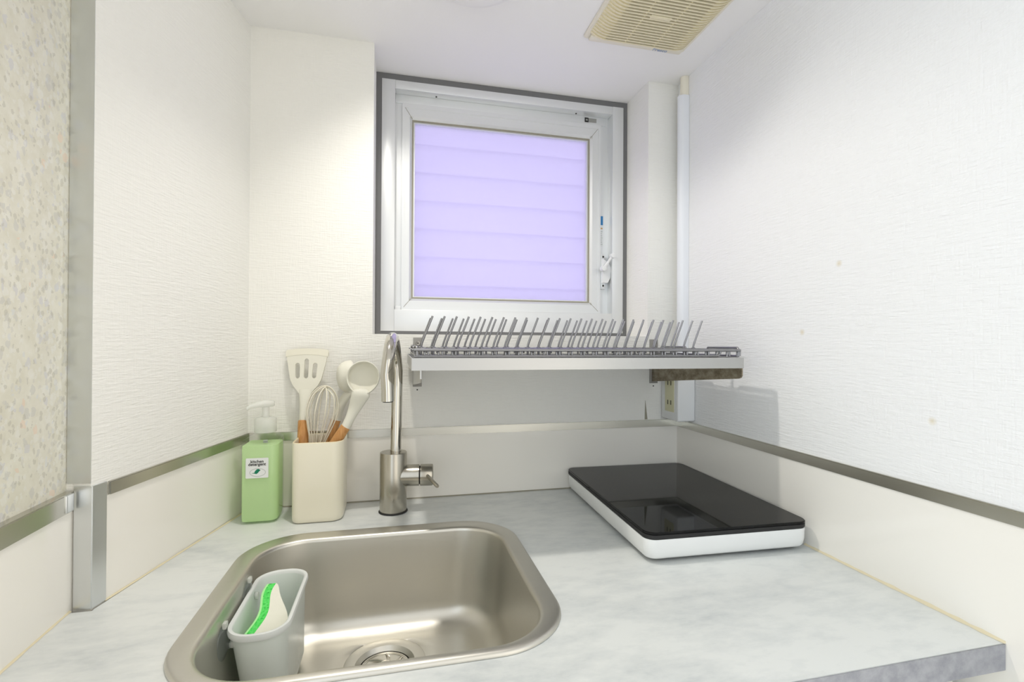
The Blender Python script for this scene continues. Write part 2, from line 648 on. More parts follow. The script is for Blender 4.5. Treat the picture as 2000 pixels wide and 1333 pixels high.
nl = Vector((1, -0.2277)).normalized()
n2 = Vector((1, 0.0383)).normalized()
k = 0
panels = [('trim_1', ((XR, 0.0), (XR, YB)), (-1, 0), BB),
          ('trim_2', ((xl0, 0.0), (XR, 0.0)), (0, -1), BB),
          ('trim_3', ((xl0, 0.0), (xc, YC)), tuple(nl), BB),
          ('trim_4', ((L2X(YC + 0.004), YC + 0.004), (L2X(YB), YB)), tuple(n2), 0.1150)]
for nm, pts, nrm, h in panels:
    bm = bmesh.new()
    strip(bm, pts, -0.06 if nm != 'trim_1' else -0.5, h, 0.004, 0.0015, nrm)
    struct(nm, bm, M['splash'])
for nm, pts, nrm, z0, z1, tt in [('trim_5', ((XR, 0.0), (XR, YB)), (-1, 0), BB, BT, 0.004),
                                 ('trim_6', ((xl0, 0.0), (XR, 0.0)), (0, -1), BB, BT, 0.004),
                                 ('trim_7', ((xl0, 0.0), (LX(YC + 0.0225), YC + 0.0225)), tuple(nl), BB, BT, 0.0045),
                                 ('trim_8', ((L2X(YC + 0.003), YC + 0.003), (L2X(YB), YB)), tuple(n2), 0.1150, 0.1370, 0.004)]:
    bm = bmesh.new()
    strip(bm, pts, z0, z1, 0.007, tt, nrm)
    bmesh.ops.bevel(bm, geom=[e for e in bm.edges if abs(e.verts[0].co.z - e.verts[1].co.z) < 1e-5], offset=0.0012, segments=2, affect='EDGES')
    struct(nm, bm, M['band'], smooth=True)

# aluminium corner trim of the step in the left wall: below the band, and the edge strip of the terrazzo above it
bm = bmesh.new()
tx, ty = -nl.y, nl.x      # along the angled wall, away from the camera
tx, ty = 0.2277 / math.hypot(1, 0.2277), 1 / math.hypot(1, 0.2277)
cx, cy = xc + nl.x * 0.003 , YC + nl.y * 0.003 - 0.002
q = [(cx, cy), (cx + tx * 0.0215, cy + ty * 0.0215), (cx + tx * 0.0215 - nl.x * 0.004, cy + ty * 0.0215 - nl.y * 0.004),
     (xc - 0.004, YC + 0.006), (L2X(YC) + 0.003, YC + 0.007), (L2X(YC) + 0.003, cy + 0.0035)]
prism(bm, q, 0.0015, 0.1425)
bmesh.ops.bevel(bm, geom=[e for e in bm.edges if abs(e.verts[0].co.z - e.verts[1].co.z) > 0.1], offset=0.0008, segments=2, affect='EDGES')
struct('trim_9', bm, M['alu'], smooth=True)
bm = bmesh.new()
prism(bm, [(xc + 0.0006, YC - 0.0012), (xc - 0.002, YC + 0.007), (L2X(YC) - d + 0.001, YC + 0.007), (L2X(YC) - d + 0.001, YC + 0.0035)], 0.1455, ZC)
struct('trim_10', bm, M['alu'])
# a worn end cap where the band meets the corner
bm = bmesh.new()
box(bm, L2X(YC) + 0.0005, L2X(YC) + 0.0062, YC - 0.016, YC - 0.003, 0.1165, 0.1365, 0.0012)
struct('trim_11', bm, M['alu'], smooth=True)

# yellowed caulk along the worktop joints
for nm, a, b, nrm, w in [('trim_12', (XR, -0.36), (XR, YF - 0.001), (-1, 0), 0.0032), ('trim_13', (xl0 + 0.001, -0.004), (xc + 0.004, YC + 0.018), tuple(nl), 0.002),
                         ('trim_14', (L2X(YC), YC - 0.002), (L2X(YF), YF), tuple(n2), 0.002)]:
    bm = bmesh.new()
    loops = []
    for s in range(25):
        f = s / 24
        x, y = a[0] + (b[0] - a[0]) * f, a[1] + (b[1] - a[1]) * f
        ww = w * random.uniform(0.75, 1.2)
        loops.append([(x + nrm[0] * 0.0010, y + nrm[1] * 0.0010, 0.0), (x + nrm[0] * (0.0015 + ww), y + nrm[1] * (0.0015 + ww), 0.0002),
                      (x + nrm[0] * 0.0016, y + nrm[1] * 0.0016, ww * 0.9)])
    loft(bm, loops)
    struct(nm, bm, M['caulk'], smooth=True)
# caulk on the back joint, thin and grey
bm = bmesh.new()
loft(bm, [[(x, -0.0012, 0), (x, -0.0034, 0.0002), (x, -0.0016, 0.0022)] for x in (xl0 + 0.002, 0.0, 0.3, XR - 0.002)])
struct('trim_15', bm, M['gasket'], smooth=True)
# torn wallpaper seam at the pier's foot
bm = bmesh.new()
prism(bm, [(0.0, 0.0), (0.0064, 0.0), (0.001, 0.042)], 0, 0.0012)
bmesh.ops.transform(bm, matrix=Matrix.Translation((0.5405, 0.0, BT + 0.001)) @ Matrix.Rotation(PI / 2, 4, 'X'), verts=bm.verts)
struct('trim_16', bm, M['gasket'])

# ------------------------------------------------------------------ downlight (lights the worktop from above the frame)
t_dl = thing('recessed_downlight', 'recessed round white downlight in the ceiling above the sink', 'ceiling light', (LAMP.x, LAMP.y, ZC))
bm = bmesh.new()
n = 48
prof = [(RH + 0.008, ZC - 0.0015), (RH + 0.006, ZC - 0.0025), (RH - 0.0015, ZC - 0.0015), (RH - 0.0015, ZC + 0.048), (0.012, ZC + 0.048)]
lathe(bm, prof, (LAMP.x, LAMP.y, 0), n, cap=False)
obj('reflector', bm, M['white'], t_dl)
lo.parent = t_dl
lo.location = LAMP - t_dl.location

# white disc on the ceiling, mostly above the frame
t_sd = thing('ceiling_detector', 'flat round white fixture on the ceiling above the window, only its rim in view', 'detector', (0.118, -0.236, ZC))
one('base', M['ceil'], t_sd, lathe, [(0.082, ZC), (0.082, ZC - 0.004), (0.078, ZC - 0.006)], (0.118, -0.236, 0), 56)
one('cover', M['ceil'], t_sd, lathe, [(0.060, ZC - 0.006), (0.058, ZC - 0.022), (0.048, ZC - 0.028), (0.02, ZC - 0.030)], (0.118, -0.236, 0), 48)

# ------------------------------------------------------------------ window
win = bpy.data.objects.new('window_1', None)
COL.objects.link(win)
win.location = (0.25, YW, ZS)
win['kind'] = 'structure'


def frame_ring(bm, x0, x1, z0, z1, w, y0, y1, chamfer=0.0):
    """mitred frame: outer rectangle, inner rectangle set in by w=(l,r,b,t)"""
    l, r, b, tp = w
    def L(a0, a1, c0, c1, y):
        return [(a0, y, c0), (a1, y, c0), (a1, y, c1), (a0, y, c1)]
    c = chamfer
    loops = [L(x0, x1, z0, z1, y1), L(x0, x1, z0, z1, y0), L(x0 + l - c, x1 - r + c, z0 + b - c, z1 - tp + c, y0),
             L(x0 + l, x1 - r, z0 + b, z1 - tp, y0 + c), L(x0 + l, x1 - r, z0 + b, z1 - tp, y1)]
    vs = [[bm.verts.new(p) for p in q] for q in loops]
    for a, b_ in zip(vs, vs[1:] + vs[:1]):
        for i in range(4):
            j = (i + 1) % 4
            bm.faces.new((a[i], a[j], b_[j], b_[i]))


one('sealing_tape', M['tape'], win, frame_ring, X0, X1, ZS, ZC - 0.0005, (0.0115, 0.0105, 0.0095, 0.0125), YW - 0.0005, YW + 0.010, smooth=False)
# frame members
for nm, b in (('frame', (-0.0335, -0.0048, YW - 0.002, 0.17, ZS + 0.0085, ZC - 0.013)),
              ('frame', (0.5085, 0.5364, YW - 0.002, 0.17, ZS + 0.0085, ZC - 0.013)),
              ('frame', (-0.0048, 0.5085, YW - 0.0012, 0.17, 0.8677, ZC - 0.013)),
              ('frame', (-0.0048, 0.5085, YW - 0.0012, 0.17, ZS + 0.0085, 0.3835))):
    one(nm, M['winalu'], win, box, *b, 0.0007)
# inner stop the sash closes against
one('frame_stop', M['winalu'], win, frame_ring, -0.0048, 0.5085, 0.3835, 0.8677, (0.016, 0.020, 0.003, 0.022), 0.131, 0.165, smooth=False)
# top inner ledge with two rivets and a corner block
one('frame_ledge', M['winalu'], win, box, -0.0045, 0.500, 0.1275, 0.14, 0.848, 0.8676, 0.0006)
one('corner_block', M['white'], win, box, -0.0045, 0.0095, 0.1235, 0.133, 0.3838, 0.3925, 0.001)
# sash
sash = one('sash', M['winalu'], win, frame_ring, 0.0105, 0.4868, 0.3845, 0.8475, (0.0225, 0.0275, 0.0265, 0.034), 0.1255, 0.160, 0.006, smooth=False)
# mitre joints and the raised outer lip of the sash
bm = bmesh.new()
frame_ring(bm, 0.0105, 0.4868, 0.3845, 0.8475, (0.0050, 0.0060, 0.0045, 0.0095), 0.1238, 0.1260)
obj('sash_lip', bm, M['winalu'], sash, smooth=False)
bm = bmesh.new()
for (a, b) in (((0.0112, 0.8468), (0.0325, 0.8140)), ((0.4862, 0.8468), (0.4598, 0.8140)), ((0.0112, 0.3852), (0.0325, 0.4105)), ((0.4862, 0.3852), (0.4598, 0.4105))):
    dx, dz = b[0] - a[0], b[1] - a[1]
    L_ = math.hypot(dx, dz)
    nx, nz = -dz / L_ * 0.0005, dx / L_ * 0.0005
    loft(bm, [[(a[0] + nx, y, a[1] + nz), (b[0] + nx, y, b[1] + nz), (b[0] - nx, y, b[1] - nz), (a[0] - nx, y, a[1] - nz)] for y in (0.1252, 0.127)])
obj('mitre_joint', bm, M['gasket'], sash, smooth=False)
one('glazing_gasket', M['gasket'], win, frame_ring, 0.0325, 0.4600, 0.4105, 0.8140, (0.0028, 0.0028, 0.0028, 0.0028), 0.1305, 0.15, smooth=False)
one('glazing_bead', M['winalu'], win, frame_ring, 0.0345, 0.4580, 0.4125, 0.8120, (0.004, 0.0040, 0.0030, 0.0035), 0.134, 0.15, smooth=False)
one('pane', M['pane'], win, box, 0.0352, 0.4572, 0.1415, 0.1425, 0.4132, 0.8112, smooth=False)
# louvre blades outside the frosted pane, one blind
bm = bmesh.new()
z = 0.245
while z < 1.1:
    loft(bm, [[(x, 0.200, z), (x, 0.197, z), (x, 0.188, z + 0.069), (x, 0.191, z + 0.071)] for x in (-0.10, 0.60)])
    z += 0.0670
obj('louvre_blind', bm, M['louvre'], win, smooth=False)
# latch on the right side
la = one('latch_plate', M['alu'], win, box, 0.4872, 0.4985, 0.1205, 0.132, 0.4445, 0.5295, 0.0006, label='grey metal latch plate with white lever')
bm = bmesh.new()
loft(bm, [[(0.4885, y, 0.459), (0.5010, y, 0.459), (0.5075, y, 0.472), (0.5080, y, 0.497), (0.5030, y, 0.507), (0.4885, y, 0.517)] for y in (0.111, 0.1205)])
obj('latch_body', bm, M['white'], la)
bm = bmesh.new()
tube(bm, [(0.4860, 0.1045, 0.4925), (0.4950, 0.1040, 0.5040), (0.5085, 0.1030, 0.5230)], 0.0032, 10)
obj('lever', bm, M['white'], la)
one('knob', M['white'], la, lathe, [(0.004, -0.008), (0.0062, -0.007), (0.0066, 0.0), (0.0062, 0.007), (0.004, 0.008)], (0.4856, 0.1040, 0.4920), 20, 'Y')
one('knob', M['white'], la, lathe, [(0.004, -0.008), (0.0058, -0.007), (0.0062, 0.0), (0.0058, 0.007), (0.004, 0.008)], (0.5090, 0.1025, 0.5235), 20, 'Y')
for zz in (0.4525, 0.5235):
    one('screw', M['dark'], la, lathe, [(0.0024, -0.0006), (0.0024, 0.001)], (0.4925, 0.1205, zz), 14, 'Y')
st = one('sticker', M['paperlabel'], win, box, 0.4885, 0.4955, 0.1298, 0.1312, 0.552, 0.626, smooth=False, label='narrow white and blue sticker')
one('blue_patch', M['bluelabel'], st, box, 0.4886, 0.4954, 0.1294, 0.1299, 0.6035, 0.6255, smooth=False)
one('print', M['orangeink'], st, box, 0.4892, 0.4945, 0.1295, 0.1299, 0.5935, 0.5970, smooth=False)
bm = bmesh.new()
for i in range(7):
    box(bm, 0.4893, 0.4944 - 0.001 * (i % 3), 0.1295, 0.1299, 0.5555 + i * 0.0052, 0.5570 + i * 0.0052)
obj('fine_print', bm, M['greyink'], st, smooth=False)
st = one('sticker', M['greylabel'], win, box, 0.4552, 0.4760, 0.1267, 0.1276, 0.8535, 0.8632, smooth=False, label='small grey sticker with a black square')
one('black_square', M['blacklabel'], st, box, 0.4455, 0.4552, 0.1266, 0.1276, 0.8530, 0.8640, smooth=False)
one('print', M['greylabel'], st, box, 0.4480, 0.4530, 0.1262, 0.1267, 0.8565, 0.8605, smooth=False)
for xx in (0.085, 0.42):
    one('rivet', M['dark'], win, lathe, [(0.0018, -0.001), (0.0018, 0.001)], (xx, 0.1195, 0.8672), 12)

# ------------------------------------------------------------------ worktop with sink cut-out
SX0, SX1, SY0, SY1 = -0.219, 0.190, -0.5245, -0.1535
scx, scy, shx, shy = (SX0 + SX1) / 2, (SY0 + SY1) / 2, (SX1 - SX0) / 2, (SY1 - SY0) / 2
cut = rrect(scx, scy, shx - 0.012, shy - 0.012, 0.07, 12)
outer = [(xl0 + 0.002, -0.0016), (XR - 0.0016, -0.0016), (XR - 0.0016, YF), (L2X(YF) + 0.002, YF), (L2X(YC - 0.002) + 0.002, YC - 0.004),
         (xc + 0.0045, YC - 0.0045), (xc + 0.0045, YC + 0.0)]
me = curve_mesh('worktop', [outer, cut], -0.0275, 0.0)
wt = thing('worktop', 'pale grey concrete-look kitchen worktop around the steel sink', 'worktop', (0.2, -0.3, 0))
link_mesh('top_slab', me, M['top'], wt, smooth=False)
bm = bmesh.new()
box(bm, L2X(YF) + 0.002, XR - 0.0022, YF - 0.0012, YF + 0.0004, -0.0276, -0.0008)
obj('edge_band', bm, M['topedge'], wt, smooth=False, label='darker grey front edge')

cb = thing('base_cabinet', 'cream kitchen base cabinet below the grey worktop', 'cabinet', (0.13, -0.3, FL))
bm = bmesh.new()
box(bm, L2X(YF) + 0.012, XR - 0.022, YF + 0.035, YF + 0.053, FL + 0.06, -0.0276)      # front rail
box(bm, L2X(YF) + 0.012, L2X(YF) + 0.030, YF + 0.053, -0.365, FL + 0.06, -0.0276)
box(bm, XR - 0.040, XR - 0.022, YF + 0.053, -0.02, FL + 0.06, -0.0276)
box(bm, -0.24, XR - 0.04, YF + 0.053, -0.02, FL + 0.06, FL + 0.078)
obj('carcass', bm, M['cab'], cb, smooth=False)
for a, b in ((L2X(YF) + 0.014, 0.128), (0.132, XR - 0.024)):
    dr = one('door', M['cab'], cb, box, a, b, YF + 0.016, YF + 0.034, FL + 0.08, -0.075, 0.002)
    one('handle', M['alu'], dr, box, (a + b) / 2 - 0.05, (a + b) / 2 + 0.05, YF + 0.004, YF + 0.016, -0.115, -0.105, 0.002)

# ------------------------------------------------------------------ sink
DX, DY, DZ = -0.0125, -0.286, -0.139
t_s = thing('kitchen_sink', 'rounded brushed stainless steel sink set into the grey worktop', 'sink', (scx, scy, 0))
ix0, ix1, iy0, iy1 = -0.192, 0.164, -0.509, -0.186
icx, icy, ihx, ihy = (ix0 + ix1) / 2, (iy0 + iy1) / 2, (ix1 - ix0) / 2, (iy1 - iy0) / 2
NC = 14


def SL(cx, cy, hx, hy, r, z):
    return [(x, y, z) for x, y in rrect(cx, cy, hx, hy, r, NC)]


loops = [SL(scx, scy, shx, shy, 0.088, 0.0003), SL(scx, scy, shx, shy, 0.088, 0.0018), SL(scx, scy, shx - 0.0015, shy - 0.0015, 0.0865, 0.0037),
         SL(scx, scy, shx - 0.004, shy - 0.004, 0.084, 0.0048)]
# flat rim to the inner edge
loops.append(SL(icx, icy, ihx + 0.006, ihy + 0.006, 0.074, 0.0048))
for k in range(1, 6):
    a = PI / 2 * k / 5
    loops.append(SL(icx, icy, ihx + 0.006 - 0.006 * math.sin(a), ihy + 0.006 - 0.006 * math.sin(a), 0.074 - 0.006 * math.sin(a), 0.0048 - 0.006 * (1 - math.cos(a))))
wall_in = 0.010
rb = 0.032
zb = DZ + 0.0004
for k in range(1, 5):
    f = k / 4
    loops.append(SL(icx, icy, ihx - wall_in * f, ihy - wall_in * f, 0.068, -0.0012 + (zb + rb + 0.0012) * f))
for k in range(1, 9):
    a = PI / 2 * k / 8
    q = rb * (1 - math.cos(a))
    loops.append(SL(icx, icy, ihx - wall_in - q, ihy - wall_in - q, max(0.068 - q * 0.55, 0.03), zb + rb - rb * math.sin(a)))
# bottom to the drain circle
last = loops[-1]
RD = 0.0580
circ = []
for (x, y, z) in last:
    a = math.atan2((y - icy) / ihy, (x - icx) / ihx)
    circ.append((DX + RD * math.cos(a), DY + RD * math.sin(a), DZ))
for f in (0.35, 0.7, 1.0):
    loops.append([(p[0] + (c[0] - p[0]) * f, p[1] + (c[1] - p[1]) * f, p[2] + (c[2] - p[2]) * f) for p, c in zip(last, circ)])
loops.append([(DX + (x - DX) * 0.97, DY + (y - DY) * 0.97, DZ - 0.002) for x, y, z in circ])
bm = bmesh.new()
loft(bm, loops, False, False)
obj('basin', bm, M['steel'], t_s, angle=50)
df = one('drain_flange', M['steel'], t_s, lathe, [(0.0565, DZ - 0.003), (0.0560, DZ + 0.0002), (0.0545, DZ + 0.0010), (0.041, DZ - 0.0005), (0.036, DZ - 0.006), (0.034, DZ - 0.03)], (DX, DY, 0), 56, cap=False)
bm = bmesh.new()
lathe(bm, [(0.0335, DZ - 0.016), (0.0325, DZ - 0.006), (0.029, DZ - 0.0055), (0.0285, DZ - 0.012), (0.010, DZ - 0.014)], (DX, DY, 0), 48, cap=False)
obj('strainer', bm, M['chrome'], df)
bm = bmesh.new()
for k in range(7):
    a = 2 * PI * k / 7 + 0.4
    pts = [(DX + 0.006 * math.cos(a - 0.5), DY + 0.006 * math.sin(a - 0.5), DZ - 0.003), (DX + 0.018 * math.cos(a), DY + 0.018 * math.sin(a), DZ - 0.0045),
           (DX + 0.029 * math.cos(a + 0.22), DY + 0.029 * math.sin(a + 0.22), DZ - 0.007)]
    tube(bm, smooth_path(pts, 5), 0.0022, 8)
lathe(bm, [(0.009, DZ - 0.012), (0.0085, DZ - 0.002), (0.004, DZ + 0.001)], (DX, DY, 0), 24)
obj('strainer_spoke', bm, M['chrome'], df)
one('drain_cup', M['steel'], df, lathe, [(0.034, DZ - 0.006), (0.032, DZ - 0.05)], (DX, DY, 0), 40)

# ------------------------------------------------------------------ faucet
FX, FY = -0.0035, -0.0685
t_f = thing('faucet', 'brushed steel single-lever kitchen faucet behind the sink', 'faucet', (FX, FY, 0))
one('base_ring', M['rubber'], t_f, lathe, [(0.0258, 0.0002), (0.0262, 0.0012), (0.0255, 0.0026)], (FX, FY, 0), 48)
one('body', M['tap'], t_f, lathe, [(0.0240, 0.0024), (0.0243, 0.0034), (0.0243, 0.1080), (0.0236, 0.1092), (0.0105, 0.1094)], (FX, FY, 0), 56)
R_ = 0.060
xo = -0.0145
neck = [(FX + 0.004, FY, 0.108), (FX + 0.005, FY, 0.18), (FX + 0.006, FY, 0.2585)]
for k in range(1, 15):
    a = PI * k / 14
    f = k / 14
    neck.append((FX + 0.006 + (xo - FX - 0.006) * f, FY - R_ + R_ * math.cos(a), 0.2585 + R_ * math.sin(a)))
neck.append((xo + 0.0015, FY - 2 * R_, 0.235))
neck.append((xo + 0.0020, FY - 2 * R_, 0.2165))
one('spout', M['chrome'], t_f, tube, neck, 0.0098, 28, label='polished gooseneck spout', angle=60)
one('aerator', M['rubber'], t_f, lathe, [(0.0080, 0.2150), (0.0080, 0.2166)], (xo + 0.0020, FY - 2 * R_, 0), 24)
hs = Vector((1, -0.10, 0)).normalized()
def ax(d, dz=0.0):
    return (FX + hs.x * d, FY + hs.y * d, 0.0655 + dz)
one('valve_stub', M['tap'], t_f, tube, [ax(0.012), ax(0.0470)], 0.0195, 40, angle=50)
hd = bmesh.new()
tube(hd, [ax(0.0465), ax(0.0492)], 0.0165, 36)
obj('valve_gap', hd, M['dark'], t_f)
hd = bmesh.new()
tube(hd, [ax(0.0488), ax(0.0495), ax(0.0705), ax(0.0718), ax(0.0724)], [0.0188, 0.0197, 0.0197, 0.0188, 0.016], 40)
hdl = obj('handle', hd, M['tap'], t_f, angle=50)
hd = bmesh.new()
p0 = Vector(ax(0.060, 0.003)) + Vector((0, -0.016, 0))
p1 = Vector((0.0720, -0.134, 0.0595))
tube(hd, [p0, p0.lerp(p1, 0.97), p1], [0.0030, 0.0033, 0.0027], 16)
obj('lever', hd, M['tap'], hdl)

# ------------------------------------------------------------------ detergent bottle
bx, by, bhx, bhy = -0.2255, -0.0585, 0.0292, 0.0285
t_b = thing('detergent_bottle', 'clear pump bottle of green kitchen detergent beside the cream utensil pot', 'bottle', (bx, by, 0))
rsq = (0.010, 0.004, 0.004, 0.014)
def BL(k, z, r=1.0):
    return [(x, y, z) for x, y in rrect(bx, by, bhx - k, bhy - k, 0.01, 8, [max(q - k, 0.0012) * r for q in rsq])]
def ringL(rad, z):
    out = []
    for (x, y, _) in BL(0, 0):
        a = math.atan2((y - by) / bhy, (x - bx) / bhx)
        out.append((bx + 0.003 + rad * math.cos(a), by + rad * math.sin(a), z))
    return out
def mixl(A, B, f, z):
    return [(a[0] + (b[0] - a[0]) * f, a[1] + (b[1] - a[1]) * f, z) for a, b in zip(A, B)]
neckr = ringL(0.0165, 0)
bm = bmesh.new()
loft(bm, [BL(0.003, 0.0003), BL(0.0008, 0.0016), BL(0, 0.004), BL(0, 0.1385), BL(0.0015, 0.1425), mixl(BL(0.002, 0), neckr, 0.35, 0.1462), mixl(BL(0.002, 0), neckr, 0.8, 0.1495),
          ringL(0.0165, 0.1515), ringL(0.0165, 0.163)], True, False)
obj('shell', bm, M['clear'], t_b, angle=50)
bm = bmesh.new()
loft(bm, [BL(0.005, 0.0035), BL(0.0024, 0.0050), BL(0.0016, 0.010), BL(0.0016, 0.1325), BL(0.0022, 0.1335)], True, True)
obj('detergent', bm, M['liquid'], t_b, label='pale green liquid', angle=50)
bm = bmesh.new()
lathe(bm, [(0.0172, 0.1525), (0.0178, 0.1535), (0.0178, 0.1745), (0.0165, 0.1775), (0.009, 0.1785)], (bx + 0.003, by, 0), 40)
obj('screw_cap', bm, M['cap'], t_b)
pm = bmesh.new()
lathe(pm, [(0.0060, 0.1785), (0.0058, 0.1960)], (bx + 0.003, by, 0), 24)
pump = obj('pump_stem', pm, M['cap'], t_b)
pm = bmesh.new()
L_ = []
for (dx, w, zc, h) in ((0.0150, 0.004, 0.2010, 0.0035), (0.012, 0.0085, 0.2015, 0.0055), (0.0, 0.0110, 0.2020, 0.0065), (-0.012, 0.0090, 0.2015, 0.0055), (-0.024, 0.0062, 0.1990, 0.0042), (-0.031, 0.0050, 0.1955, 0.0035)):
    L_.append([(bx + 0.003 + dx * 0.86 - 0.5 * w * math.cos(q) * 0.5, by + dx * 0.5 + w * math.cos(q) * 0.86, zc + h * math.sin(q)) for q in [2 * PI * i / 20 for i in range(20)]])
loft(pm, L_)
obj('pump_head', pm, M['cap'], pump, angle=60)
one('dip_tube', M['clear'], t_b, tube, [(bx + 0.003, by, 0.175), (bx + 0.004, by, 0.02)], 0.0022, 10)
bm = bmesh.new()
for i in range(6):
    lathe(bm, [(0.0035, 0.1210 + i * 0.0030), (0.0042, 0.1220 + i * 0.0030), (0.0035, 0.1230 + i * 0.0030)], (bx + 0.003, by, 0), 16)
obj('pump_spring', bm, M['greyink'], t_b)
# label on the front face
lx0, lx1, lz0, lz1 = bx - 0.0208, bx + 0.0147, 0.0790, 0.1130
yl = by - bhy - 0.0003
lab = bmesh.new()
pts = rrect((lx0 + lx1) / 2, (lz0 + lz1) / 2, (lx1 - lx0) / 2, (lz1 - lz0) / 2, 0.0015, 4)
loft(lab, [[(x, y, z) for x, z in pts] for y in (yl, yl - 0.0003)])
lb = obj('label', lab, M['paperlabel'], t_b, smooth=False, label='white label reading kitchen detergent')
lcx = (lx0 + lx1) / 2
for word, z in (('kitchen', 0.1050), ('detergent', 0.1002)):
    me = text_mesh(word, 0.0068, 0.00016, 0.0001, 1.03)
    me.transform(Matrix.Translation((lcx, yl - 0.00045, z)) @ Matrix.Rotation(PI / 2, 4, 'X'))
    link_mesh('lettering', me, M['ink'], lb, smooth=False)
bm = bmesh.new()
zc_ = 0.0895
lf = [(-0.0085, -0.0020), (-0.0040, -0.0012), (-0.0030, 0.0018), (0.0, 0.0046), (0.0024, 0.0050), (0.0056, 0.0028), (0.0036, 0.0010), (0.0014, -0.0018), (-0.0010, -0.0036), (-0.0032, -0.0028)]
loft(bm, [[(lcx + x, y, zc_ + z) for x, z in lf] for y in (yl - 0.0005, yl - 0.0003)])
obj('leaf_mark', bm, M['leaf'], lb, smooth=False)
bm = bmesh.new()
ov = lambda k: [(lcx + 0.001 + (0.0128 - k) * math.cos(2 * PI * i / 40), zc_ - 0.001 + (0.0072 - k) * math.sin(2 * PI * i / 40)) for i in range(40)]
a_, b_ = ov(0), ov(0.0012)
va = [bm.verts.new((x, yl - 0.00036, z)) for x, z in a_]
vb = [bm.verts.new((x, yl - 0.00036, z)) for x, z in b_]
for i in range(40):
    j = (i + 1) % 40
    bm.faces.new((va[i], va[j], vb[j], vb[i]))
obj('plate_mark', bm, M['greyink'], lb, smooth=False)

# ------------------------------------------------------------------ utensil pot and utensils
px_, py_, phx, phy, ph = -0.1305, -0.0570, 0.0420, 0.0465, 0.1380
t_p = thing('utensil_pot', 'cream rounded-square ceramic pot holding the cooking utensils', 'utensil pot', (px_, py_, 0))
def PL(k, z):
    return [(x, y, z) for x, y in rrect(px_, py_, phx - k, phy - k, 0.017 - k * 0.7, 8, (0.017 - k * 0.7, 0.017 - k * 0.7, 0.014 - k * 0.7, 0.020 - k * 0.7))]
bm = bmesh.new()
loft(bm, [PL(0.006, 0.0004), PL(0.0025, 0.0012), PL(0.0006, 0.004), PL(0, 0.010), PL(0, ph - 0.0015), PL(0.0006, ph - 0.0003), PL(0.0016, ph), PL(0.0028, ph - 0.0008), PL(0.0032, ph - 0.003),
          PL(0.0034, 0.008), PL(0.006, 0.005)])
obj('pot_body', bm, M['ceramic'], t_p, angle=50)
one('rim_edge', mat('pale_worn_rim', (0.83, 0.74, 0.52), 0.35), t_p, lambda bm: loft(bm, [PL(0.0002, ph - 0.0012), PL(0.0007, ph + 0.0002), PL(0.0016, ph + 0.0004), PL(0.0026, ph - 0.0004)], False, False))


def frame_from(o, z, yref):
    z = Vector(z).normalized()
    y = Vector(yref)
    y = (y - z * y.dot(z)).normalized()
    x = y.cross(z)
    mtx = Matrix((x, y, z)).transposed().to_4x4()
    mtx.translation = Vector(o)
    return mtx


def handle(parent, base, top, r0, r1):
    base, top = Vector(base), Vector(top)
    bm = bmesh.new()
    pts = [base, base.lerp(top, 0.03), base.lerp(top, 0.5), base.lerp(top, 0.98), top]
    tube(bm, pts, [r0 * 0.8, r0, r0, r1, r1 * 0.92], 20)
    return obj('handle', bm, M['wood'], parent, label='light brown wooden handle')


# spatula
B = Vector((-0.1615, -0.0620, 0.012))
T = Vector((-0.1645, -0.0380, 0.168))
t_u = thing('slotted_spatula', 'cream silicone slotted turner standing at the left of the pot', 'spatula', tuple(B))
handle(t_u, B, T, 0.0105, 0.0088)
mt = frame_from(T, (T - B) + Vector((0.0065, 0, 0)), (0.22, 0.97, 0))
bm = bmesh.new()
# neck (round to flat) in local frame: x width, y thickness, z up
L_ = []
for (z, w, h) in ((-0.004, 0.0062, 0.0062), (0.0, 0.0078, 0.0072), (0.012, 0.0080, 0.0066), (0.030, 0.0088, 0.0052), (0.044, 0.0105, 0.0040), (0.056, 0.0140, 0.0026)):
    L_.append([mt @ Vector((0.001 + w * math.cos(2 * PI * i / 24), h * math.sin(2 * PI * i / 24), z)) for i in range(24)])
loft(bm, L_)
hd = obj('neck', bm, M['silicone'], t_u, angle=60)
outl = [(-0.011, 0.048), (-0.016, 0.055), (-0.0235, 0.064), (-0.0285, 0.074), (-0.0320, 0.090), (-0.0360, 0.1085), (-0.0385, 0.1250), (-0.0375, 0.1275), (-0.022, 0.1298), (0.0, 0.1305), (0.022, 0.1298), (0.0375, 0.1275),
        (0.0385, 0.1250), (0.0360, 0.1085), (0.0320, 0.090), (0.0285, 0.074), (0.0235, 0.064), (0.016, 0.055), (0.011, 0.048)]
outl = [(x + 0.001, z) for x, z in outl]
def slot(cx, z0, z1, w, lean=0.0):
    pts = []
    for i in range(9):
        a = PI * i / 8
        pts.append((cx + lean + w * math.cos(a), z1 - w + w * math.sin(a)))
    for i in range(9):
        a = PI + PI * i / 8
        pts.append((cx + w * math.cos(a), z0 + w + w * math.sin(a)))
    return pts
me = curve_mesh('blade', [outl, slot(0.001, 0.0760, 0.1130, 0.0043), slot(-0.0145, 0.0760, 0.1050, 0.0043, -0.001), slot(0.0160, 0.0760, 0.1050, 0.0043, 0.001)], -0.0016, 0.0016)
me.transform(mt @ Matrix(((1, 0, 0, 0), (0, 0, 1, 0), (0, 1, 0, 0), (0, 0, 0, 1))))
link_mesh('blade', me, M['silicone'], t_u, smooth=False)
bm = bmesh.new()
bl = [(-0.0380, 0.1165), (-0.0386, 0.1250), (-0.0372, 0.1290), (-0.022, 0.1314), (0.0, 0.1322), (0.024, 0.1314), (0.0392, 0.1290), (0.0406, 0.1250), (0.0400, 0.1165), (0.022, 0.1196), (0.001, 0.1206), (-0.020, 0.1196)]
